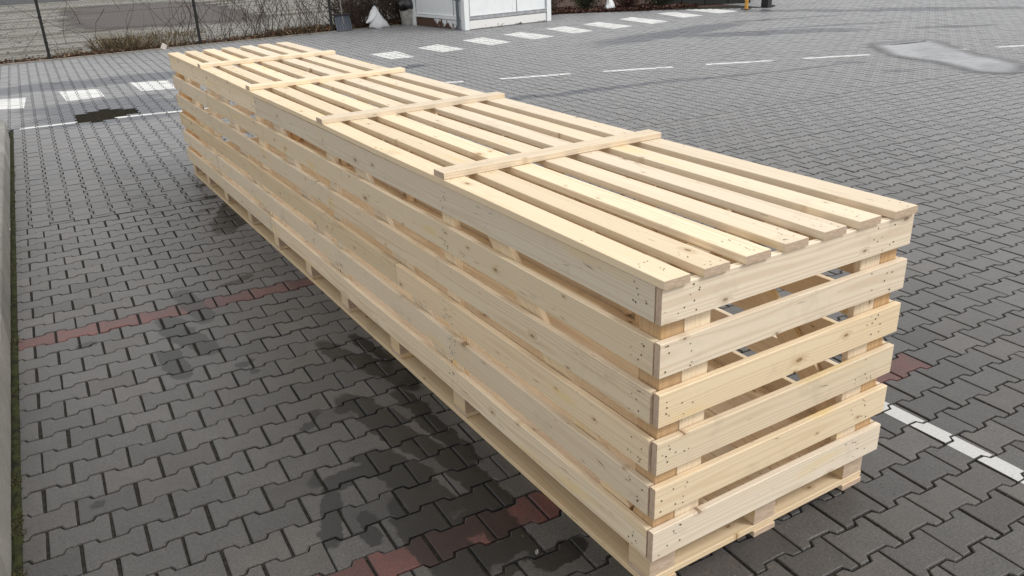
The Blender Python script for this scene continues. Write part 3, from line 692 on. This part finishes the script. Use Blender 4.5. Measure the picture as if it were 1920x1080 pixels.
# leaves, weeds and dry grass at the fence foot
def litter_mat(name, cols):
    k = N(name, .85, .2); t = k.n('Attribute', attribute_name='tone').outputs['Fac']; r = k.n('ValToRGB'); k.put(r.inputs[0], t)
    r.color_ramp.interpolation = 'CONSTANT'; els = r.color_ramp.elements
    while len(els) > 1: els.remove(els[-1])
    els[0].position = 0; els[0].color = (*cols[0], 1)
    for i, c in enumerate(cols[1:]): e2 = els.new((i+1)/len(cols)); e2.color = (*c, 1)
    k.col(r.outputs[0]); return k.m
M_LEAF = litter_mat('dry_leaves', [(.09, .030, .018), (.13, .055, .03), (.06, .025, .018), (.17, .10, .055), (.10, .06, .03), (.045, .028, .02), (.24, .17, .11)])
M_STRAW = litter_mat('dry_grass', [(.17, .12, .07), (.13, .09, .05), (.09, .07, .035), (.26, .20, .13), (.07, .06, .025)])
class Leafy:
    def __init__(s, seed): s.v = []; s.f = []; s.t = []; s.r = random.Random(seed)
    def leaf(s, p, l, wd, d=None, up=.5):
        r = s.r; p = Vector(p); d = Vector(d or (r.uniform(-1, 1), r.uniform(-1, 1), r.uniform(-.2, up))).normalized()
        q = d.cross(Vector((r.uniform(-1, 1), r.uniform(-1, 1), r.uniform(.2, 1)))).normalized()*wd; b = len(s.v); t = r.random()
        for a in (p, p+d*l*.5+q*.5, p+d*l, p+d*l*.5-q*.5): s.v.append(tuple(a)); s.t.append(t)
        s.f.append((b, b+1, b+2, b+3))
    def build(s, name, mat, loc=(0, 0, 0), parent=None):
        o = mesh_obj(name, [(a-loc[0], b-loc[1], c-loc[2]) for a, b, c in s.v], s.f, mat, parent); o.location = loc
        at = o.data.attributes.new('tone', 'FLOAT', 'POINT'); at.data.foreach_set('value', s.t); return o
lf = Leafy(21)
for _ in range(15000):
    x = lf.r.uniform(-1.5, 8.2); dens = .25+.75*max(0, min(1, (x-1.5)/3.0)) if x > 1 else .30
    if 0 < x < 1.9: dens = .6
    if lf.r.random() > dens: continue
    y = fline(x)-.04+abs(lf.r.gauss(0, .20 if x < 4 else .3)); z = lf.r.uniform(-.02, .05)+(.08*lf.r.random() if x > 4 else 0)
    lf.leaf((x, y, z), lf.r.uniform(.025, .07), lf.r.uniform(.02, .045))
tag(lf.build('leaf_litter', M_LEAF), 'red brown dry leaves gathered along the foot of the fence', 'leaves', kind='stuff')
gr = Leafy(22)
for _ in range(2200):
    x = gr.r.uniform(-2, 7.5); y = fline(x)+abs(gr.r.gauss(.05, .35))
    if gr.r.random() > (.5+.5*sin(x*2.1)): continue
    gr.leaf((x, y, -.02), gr.r.uniform(.05, .24), .006, (gr.r.gauss(0, .4), gr.r.gauss(0, .4), 1))
tag(gr.build('dry_grass', M_STRAW), 'thin straw coloured dead grass scattered behind the fence', 'grass', kind='stuff')
def tuft(x, y, n, h, sp, lab, seed):
    g = Leafy(seed)
    for _ in range(n):
        a = max(-1.7*sp, min(1.7*sp, g.r.gauss(0, sp))); b = max(-.8*sp, min(.8*sp, g.r.gauss(0, sp*.5))); g.leaf((x+a, y+b, -.02), g.r.uniform(.3, 1)*h, g.r.uniform(.006, .014), (a*2+g.r.gauss(0, .35), b+g.r.gauss(0, .3), 1))
        if g.r.random() < .5: g.leaf((x+a*1.3, y+b, g.r.uniform(0, h*.5)), .05, .03)
    tag(g.build('dry_grass_tuft', M_STRAW, (x, y, 0)), lab, 'dead plant', 'clumps of dead weeds by the fence')
tuft(1.05, 16.85, 620, .50, .24, 'tallest straw coloured clump of dead weeds between the two left fence posts', 31)
tuft(1.75, 16.75, 260, .30, .22, 'low brown clump of dead weeds right of the tallest clump', 32)
tuft(2.2, 18.6, 300, .30, .35, 'greenish clump of weeds on the old yard just left of the middle post', 33)
tuft(4.7, 16.95, 220, .38, .3, 'dry weed clump at the fence foot left of the snow shovel', 34)
tuft(.2, 16.72, 70, .22, .1, 'small dark weed clump beside the leftmost dark post', 35)
# pale scrap of litter
o = MB(); o.box(-.05, .05, -.01, .01, 0, .11, .004, M=Matrix.Rotation(.5, 4, 'Y')); po = o.build('paper_scrap', plain('paper', (.6, .55, .5), .8)); po.location = (1.72, 16.5, 0); tag(po, 'small crumpled pale paper scrap at the fence foot behind the crate', 'litter')

# ------------------------------------------------------------------ booth
k = N('booth_paint', .45, .5); P = k.obj()
c = k.mix(k.mr(k.noise(P, 2.5, 4, .6), .3, .7), (.72, .75, .77), (.80, .82, .83)); stz = k.n('Mapping'); k.put(stz.inputs[0], P); stz.inputs['Scale'].default_value = (14, 14, 1)
c = k.mix(k.mr(k.noise(stz.outputs[0], 1, 4), .6, .75, 0, .35), c, (.40, .38, .36)); k.col(c); M_BOOTH = k.m
k = N('peeling_paint', .7, .4); P = k.obj(); fz = k.noise(P, 7, 6, .75)
s = k.n('SeparateXYZ'); k.put(s.inputs[0], P)
msk = k.mr(k.math('ADD', fz, k.math('MULTIPLY', s.outputs[2], 1.4)), .44, .48)
k.col(k.mix(msk, k.mix(fz, (.07, .04, .03), (.15, .09, .06)), (.74, .74, .73))); M_PEEL = k.m
k = N('peeled_wood', .8, .3); P = k.obj(); fz = k.noise(P, 6, 6, .75); s = k.n('SeparateXYZ'); k.put(s.inputs[0], P)
msk = k.mr(k.math('SUBTRACT', k.math('ADD', fz, k.math('MULTIPLY', s.outputs[2], 1.2)), k.math('MULTIPLY', s.outputs[1], .24)), .42, .47)
k.col(k.mix(msk, k.mix(fz, (.055, .03, .024), (.13, .075, .05)), (.68, .70, .72))); M_PEEL2 = k.m
M_GREYT = plain('grey_trim', (.34, .35, .37), .5)
M_PIPE = plain('pipe_grey', (.10, .12, .14), .5)
booth = empty('booth', (7.46, 14.64, 0), radians(7))
tag(booth, 'white painted metal booth with peeling base boards at the fence', 'booth')
BWD, BD, BHT = 2.42, 2.05, 2.6
m = MB(); m.box(.03, BWD-.03, .03, BD-.03, .26, BHT, 0); m.build('wall_panels', M_BOOTH, booth)
for (x, y) in ((0, 0), (BWD-.13, 0), (0, BD-.13), (BWD-.13, BD-.13)):
    m = MB(); m.box(x, x+.13, y, y+.13, 0, BHT, .008); m.build('corner_post', M_BOOTH, booth)
m = MB(); m.box(.145, BWD-.145, .022, .06, .015, .19, .004); m.build('base_board', M_PEEL, booth)
m = MB(); m.box(.022, .06, .145, BD-.145, .015, .19, .004); m.build('base_board', M_PEEL2, booth)
m = MB(); m.box(.132, BWD-.132, .010, .05, .20, .27, .006); m.box(.132, BWD-.132, .004, .05, .265, .285, .004); m.build('sill_rail', M_GREYT, booth)
m = MB(); m.box(.010, .05, .132, BD-.132, .20, .27, .006); m.box(.004, .05, .132, BD-.132, .265, .285, .004); m.build('sill_rail', M_BOOTH, booth)
for x in (.15, 1.43, BWD-.16): m = MB(); m.box(x, x+.012, .018, .03, .286, BHT-.05); m.build('panel_seam', M_GREYT, booth)
for y in (.42, BD-.16): m = MB(); m.box(.018, .03, y, y+.012, .286, BHT-.05); m.build('panel_seam', M_GREYT, booth)
m = MB(); m.box(-.08, BWD+.08, -.08, BD+.08, BHT, BHT+.12, .01); m.build('roof', M_GREYT, booth)
m = MB(); m.tube([(-.035, .20, .02), (-.035, .20, 1.2), (-.035, .20, 2.6)], .032, 10)
for z in (.6, 1.6): m.box(-.075, .0, .155, .245, z, z+.03)
m.build('drain_pipe', M_PIPE, booth, smooth=False)
for x in (.4, 1.2, 2.0):
    m = MB(); m.box(x-.1, x+.1, .3, .5, -.02, .015); m.build('footing', M_GREYT, booth)

# ------------------------------------------------------------------ shovel, sack, bin
M_SHOV = plain('shovel_plastic', (.045, .055, .075), .4, .2, 6)
sh = empty('snow_shovel', (5.62, 16.78, 0), .05); sh.scale = (.82, .82, .82)
tag(sh, 'dark blue plastic snow shovel blade up against the fence', 'shovel')
v, f = [], []
nx_, nz_ = 19, 7
for lay in (0, 1):
    for j in range(nz_):
        t = j/(nz_-1); z = .02+t*.40; y = .10*sin(t*1.5)+.02*t+(.012 if lay else 0)
        for i in range(nx_):
            s_ = i/(nx_-1)-.5; ridge = .008*(1 if i % 3 == 0 else 0) if .1 < t < .85 else 0
            v.append((s_*(.44+.02*(1-t)), y-ridge+.10*s_*s_, z))
for lay in (0, 1):
    b = lay*nx_*nz_
    for j in range(nz_-1):
        for i in range(nx_-1):
            q = (b+j*nx_+i, b+j*nx_+i+1, b+(j+1)*nx_+i+1, b+(j+1)*nx_+i); f.append(q if lay == 0 else q[::-1])
b = nx_*nz_
ring = [i for i in range(nx_)]+[j*nx_+nx_-1 for j in range(1, nz_)]+[(nz_-1)*nx_+i for i in range(nx_-2, -1, -1)]+[j*nx_ for j in range(nz_-2, 0, -1)]
for i in range(len(ring)): a_, c_ = ring[i-1], ring[i]; f.append((a_, a_+b, c_+b, c_))
mesh_obj('blade', v, f, M_SHOV, sh)
m = MB(); m.box(-.232, .232, .085, .15, .40, .445, .006); m.build('blade_lip', plain('black_plastic', (.015, .015, .017), .5), sh)
m = MB(); m.tube([(0, .07, .16), (0, .125, .45), (.01, .20, 1.0), (.02, .25, 1.42)], .016, 8); m.build('handle', plain('shaft_wood', (.22, .21, .20), .6), sh)
M_SACK = plain('white_sack_cloth', (.70, .71, .73), .65, .10, 5)
def lathe_lump(name, sect, mat, parent=None, seed=0, noise=.02, n=22, loc=None):
    r = random.Random(seed); ph = [r.uniform(0, 6) for _ in range(6)]; v, f = [], []
    for (cx, cy, z, rx, ry) in sect:
        for i in range(n):
            t = 2*pi*i/n; w_ = 1+noise*8*sin(3*t+ph[0]+z*9)*.2+noise*10*sin(5*t+ph[1]-z*14)*.2+noise*6*sin(9*t+ph[2]+z*30)*.2
            v.append((cx+rx*cos(t)*w_, cy+ry*sin(t)*w_, z+noise*.6*sin(4*t+ph[3]+z*20)))
    m_ = len(sect)
    for j in range(m_-1):
        for i in range(n): l = (i+1) % n; f.append((j*n+i, j*n+l, (j+1)*n+l, (j+1)*n+i))
    f.append(tuple(range(n-1, -1, -1))); f.append(tuple(range((m_-1)*n, m_*n)))
    o = mesh_obj(name, v, f, mat, parent, smooth=True)
    if loc: o.location = loc
    return o
sk = empty('sack', (6.40, 16.80, 0)); sk.scale = (.80, .80, .80)
tag(sk, 'full white sack slumped on the paving in front of the vines', 'sack')
lathe_lump('sack_body', [(0.05, 0, 0, .25, .15), (.05, 0, .05, .29, .17), (.03, .01, .15, .25, .16), (0, .03, .26, .21, .14), (-.03, .05, .36, .17, .11), (-.03, .07, .46, .11, .08), (-.02, .08, .54, .05, .045), (-.01, .09, .58, .015, .015)], M_SACK, sk, 5, .035)
lathe_lump('sack_corner', [(-.33, -.03, .17, .02, .03), (-.28, -.03, .18, .07, .06), (-.2, -.02, .22, .11, .08), (-.11, .0, .33, .12, .09), (-.05, .03, .43, .07, .07)], M_SACK, sk, 8, .03)
bn = empty('bin', (7.18, 16.78, 0), .1)
tag(bn, 'scuffed pale grey plastic bin beside the white booth', 'bin')
v, f = [], []; n = 24
for (z, r0, r1, a_) in ((0, .150, .125, 0), (.02, .155, .13, 0), (.38, .185, .155, .10), (.40, .195, .165, .10), (.40, .180, .150, .10), (.05, .14, .12, 0)):
    for i in range(n):
        t = 2*pi*i/n; sx = cos(t); sy = sin(t); p = 4
        q = (abs(sx)**p+abs(sy)**p)**(-1/p); v.append((sx*q*r0, sy*q*r1, z+a_*sx*q*.7))
for j in range(5):
    for i in range(n): l = (i+1) % n; f.append((j*n+i, j*n+l, (j+1)*n+l, (j+1)*n+i))
f.append(tuple(range(n-1, -1, -1))); f.append(tuple(range(5*n, 6*n)))
mesh_obj('bin_shell', v, f, plain('scuffed_plastic', (.36, .35, .33), .6, .35, 9), bn, smooth=False)
M_BAG = N('black_film', .3, .6).col((.018, .018, .02)).m
bg_ = lathe_lump('rubbish_bag', [(0, 0, .30, .12, .10), (0, 0, .40, .19, .16), (-.02, .02, .48, .22, .18), (0, .03, .56, .17, .14), (.03, .04, .62, .06, .05)], M_BAG, None, 3, .06, loc=(7.18, 16.78, .0))
tag(bg_, 'black bin bag bulging over the rim of the grey bin', 'bag')
wb = empty('black_board', (7.50, 17.02, 0), .1); tag(wb, 'black upright panel between the grey bin and the booth', 'panel')
m = MB(); m.box(-.18, .20, -.02, .02, .0, .95, .004); m.build('panel', plain('black_panel', (.012, .013, .014), .7), wb)
m = MB(); m.box(-.2, -.18, -.03, .03, .0, .97, .003); m.box(.2, .22, -.03, .03, .0, .97, .003); m.build('panel_frame', M_POST, wb)

# ------------------------------------------------------------------ hedge bed right of booth
HB = [(10.05, 15.9), (10.9, 16.15), (11.9, 15.75), (12.9, 15.35), (14.0, 14.9), (15.2, 14.45)]
def hedge_y(x):
    for a, b in zip(HB[:-1], HB[1:]):
        if a[0] <= x <= b[0]: return a[1]+(b[1]-a[1])*(x-a[0])/(b[0]-a[0])
    return HB[-1][1] if x > HB[-1][0] else HB[0][1]
k = N('bed_soil', .95, .2); P = flat_pos(k); k.col(k.mix(k.mr(k.noise(P, 12, 4), .3, .7), (.035, .02, .014), (.085, .05, .035))); M_SOIL = k.m
bed = [(10.0, 16.0)]+HB[1:]+[(16.2, 17.5), (14.5, 21), (9.5, 20), (9.6, 16.9)]
sheet('planting_bed', bed, -.004, M_SOIL)
lh = Leafy(41)
for _ in range(15000):
    x = lh.r.uniform(9.95, 14.3); y = hedge_y(x)+.03+abs(lh.r.gauss(0, .7)); lh.leaf((x, y, lh.r.uniform(-.01, .05)), lh.r.uniform(.03, .08), lh.r.uniform(.02, .05))
tag(lh.build('bed_leaf_litter', litter_mat('bed_leaves', [(.07, .026, .02), (.10, .045, .033), (.045, .022, .018), (.055, .028, .02), (.16, .10, .075), (.035, .02, .016)])), 'dark red brown fallen leaves covering the planting bed right of the booth', 'leaves', kind='stuff')
M_SHRUB = [litter_mat('shrub_green', [(.018, .028, .012), (.03, .04, .016), (.012, .018, .01), (.045, .05, .022)]), litter_mat('shrub_brown', [(.06, .028, .022), (.09, .04, .03), (.035, .02, .016), (.12, .07, .05), (.03, .03, .018)])]
M_STEM = plain('twig', (.05, .035, .025), .9)
def shrub(x, y, r, h, kind, lab, seed):
    s = empty('shrub', (x, y, 0)); g = Leafy(seed); q = g.r; m = MB()
    for _ in range(34):
        a = q.uniform(0, 2*pi); e = q.uniform(.1, 1)*r; tp = (e*cos(a), e*sin(a), h*q.uniform(.5, 1)*(1-.4*(e/r)**2))
        m.tube([(q.uniform(-.06, .06), q.uniform(-.06, .06), 0), (tp[0]*.4, tp[1]*.4, tp[2]*.5), tp], [.012, .008, .003], 4)
        for _ in range(75):
            t = q.uniform(.3, 1.08); g.leaf((tp[0]*t+q.gauss(0, .06), tp[1]*t+q.gauss(0, .06), tp[2]*t+q.gauss(0, .05)), q.uniform(.03, .065), q.uniform(.014, .03), up=1)
    o = g.build('foliage', M_SHRUB[kind], parent=s); m.build('stems', M_STEM, s)
    tag(s, lab, 'shrub', 'low shrubs in the planting bed' if x > 9 else 'bushes behind the fence')
shrub(10.75, hedge_y(10.75)+.5, .6, .8, 1, 'reddish bare low shrub directly right of the white booth', 51)
shrub(11.9, hedge_y(11.9)+.6, .65, .75, 0, 'dark green low shrub next to the reddish shrub by the booth', 52)
shrub(12.9, hedge_y(12.9)+.6, .5, .6, 1, 'brown low shrub in the middle of the planting bed', 53)
shrub(13.75, hedge_y(13.75)+.7, .7, .8, 0, 'dark green low shrub at the right end of the planting bed', 54)
shrub(6.15, fline(6.15)+.6, .7, 1.0, 1, 'dark brown bush behind the fence above the white sack', 55)
shrub(7.45, fline(7.45)+.65, .75, 1.1, 1, 'dark brown bush behind the fence above the grey bin', 56)
for i, (x, y, s_, lab) in enumerate(((12.35, 16.0, .14, 'crumpled white plastic bag lying among the shrubs'),)):
    lathe_lump('plastic_bag', [(0, 0, .0, s_*.9, s_*.6), (.02, 0, .07, s_, s_*.7), (.05, .01, .16, s_*.7, s_*.5), (.0, .02, .25, s_*.4, s_*.3), (-.04, .02, .36, s_*.15, s_*.1)], M_SACK, None, 9, .08, loc=(x, y, 0))
    tag(bpy.data.objects['plastic_bag'], lab, 'litter')
# low black planter wall at the right end
pl = empty('planter_wall', (15.1, 15.15, 0), radians(-24)); tag(pl, 'low dark stained timber edging behind the last white block', 'planter')
for i in range(4):
    m = MB(); m.box(-1.5+i*.62, -1.5+i*.62+.60, -.09, .09, 0, .42+.02*(i % 2), .01); m.build('edging_section', plain('dark_edging', (.022, .024, .022), .8), pl)
m = MB(); m.box(-1.52, .98, -.11, .11, .44, .475, .006); m.build('coping', plain('dark_coping', (.035, .036, .034), .8), pl)
gb = MB(); gb.box(0, .45, 0, .35, 0, .6, .01); gb.box(-.02, .47, -.02, .37, .6, .64, .008)
go = gb.build('utility_box', plain('utility_grey', (.26, .28, .26), .7)); go.location = (16.4, 15.55, 0); go.rotation_euler = (0, 0, -.4); tag(go, 'grey green utility box behind the yellow post', 'box')
# yellow post
yp = empty('bollard', (14.47, 13.42, 0), .2); tag(yp, 'slim yellow steel post bolted to the paving beyond the last white block', 'bollard')
m = MB(); m.tube([(0, 0, .012), (0, 0, 1.1)], .042, 14); m.tube([(0, 0, 1.1), (0, 0, 1.13)], [.042, .02], 14); m.build('post', plain('yellow_paint', (.62, .33, .06), .5, .15), yp)
m = MB(); m.box(-.09, .09, -.09, .09, .0, .012, .003)
for a_ in (-1, 1):
    for b_ in (-1, 1): m.tube([(a_*.065, b_*.065, .012), (a_*.065, b_*.065, .026)], .010, 6)
m.build('base_plate', plain('rusty_plate', (.06, .03, .02), .8), yp)
bp = empty('black_post', (15.15, 13.42, 0), .25); tag(bp, 'thick black square post standing right of the yellow post', 'post')
m = MB(); m.box(-.10, .10, -.09, .09, .012, 1.0, .008); m.build('post', plain('black_post_paint', (.016, .017, .018), .5), bp)
m = MB(); m.box(-.13, .13, -.12, .12, 0, .014, .003); m.build('base_plate', plain('black_plate', (.02, .02, .02), .6), bp)
m = MB(); m.box(.10, .16, -.04, .04, .13, .22, .008); m.tube([(.13, 0, .12), (.19, 0, .10)], .018, 8); m.build('latch', M_POST, bp)
m = MB(); m.box(.12, .36, -.05, .05, 0, .035, .008); m.build('foot', M_POST, bp)

# pebbles and scraps on the near paving
pb = Leafy(61)
mS = plain('pebble_stone', (.45, .43, .40), .8)
spots = [(-.165, .355, .006), (-1.43, 5.3, .010), (-1.02, 3.35, .004), (-1.53, 2.25, .006), (-.55, 2.6, .003), (.2, -.35, .004), (2.2, .2, .004)]
for i, (x, y, r_) in enumerate(spots[:2]):
    o = lathe_lump('pebble', [(0, 0, 0, r_*.6, r_*.5), (0, 0, r_*.5, r_, r_*.8), (0, 0, r_, r_*.7, r_*.6), (0, 0, r_*1.25, r_*.2, r_*.2)], mS, None, i, .02, 10, loc=(x, y, 0))
    tag(o, ('small pale pebble on the dark wet paving beside the red stones', 'flat pale stone chip on the paving right of the kerb')[i], 'pebble')

gt = Leafy(71); q = gt.r
for _ in range(2600):
    if q.random() < .55: x = -q.random()**1.6*1.3+.02; y = q.uniform(-.2, 6.2)
    elif q.random() < .5: x = q.uniform(0, 2.2); y = -q.random()**1.5*.9
    else: x = q.uniform(-1.5, 3.0); y = q.uniform(-.5, 5)
    gt.leaf((x, y, .0015), q.uniform(.0015, .006), q.uniform(.001, .003), (q.uniform(-1, 1), q.uniform(-1, 1), .05), up=.1)
for _ in range(420):      # splinters and sawdust by the crate
    x, y = (-q.random()*.22, q.uniform(0, 6)) if q.random() < .7 else (q.uniform(0, 1), -q.random()*.18)
    gt.leaf((x, y, .002), q.uniform(.006, .018), .0014, (q.uniform(-1, 1), q.uniform(-1, 1), .03))
tag(gt.build('grit', litter_mat('grit', [(.03, .028, .025), (.16, .15, .13), (.05, .045, .035), (.30, .24, .16), (.02, .02, .018), (.10, .09, .075)])), 'scattered grit, crumbs and wood splinters lying on the near paving', 'grit', kind='stuff')
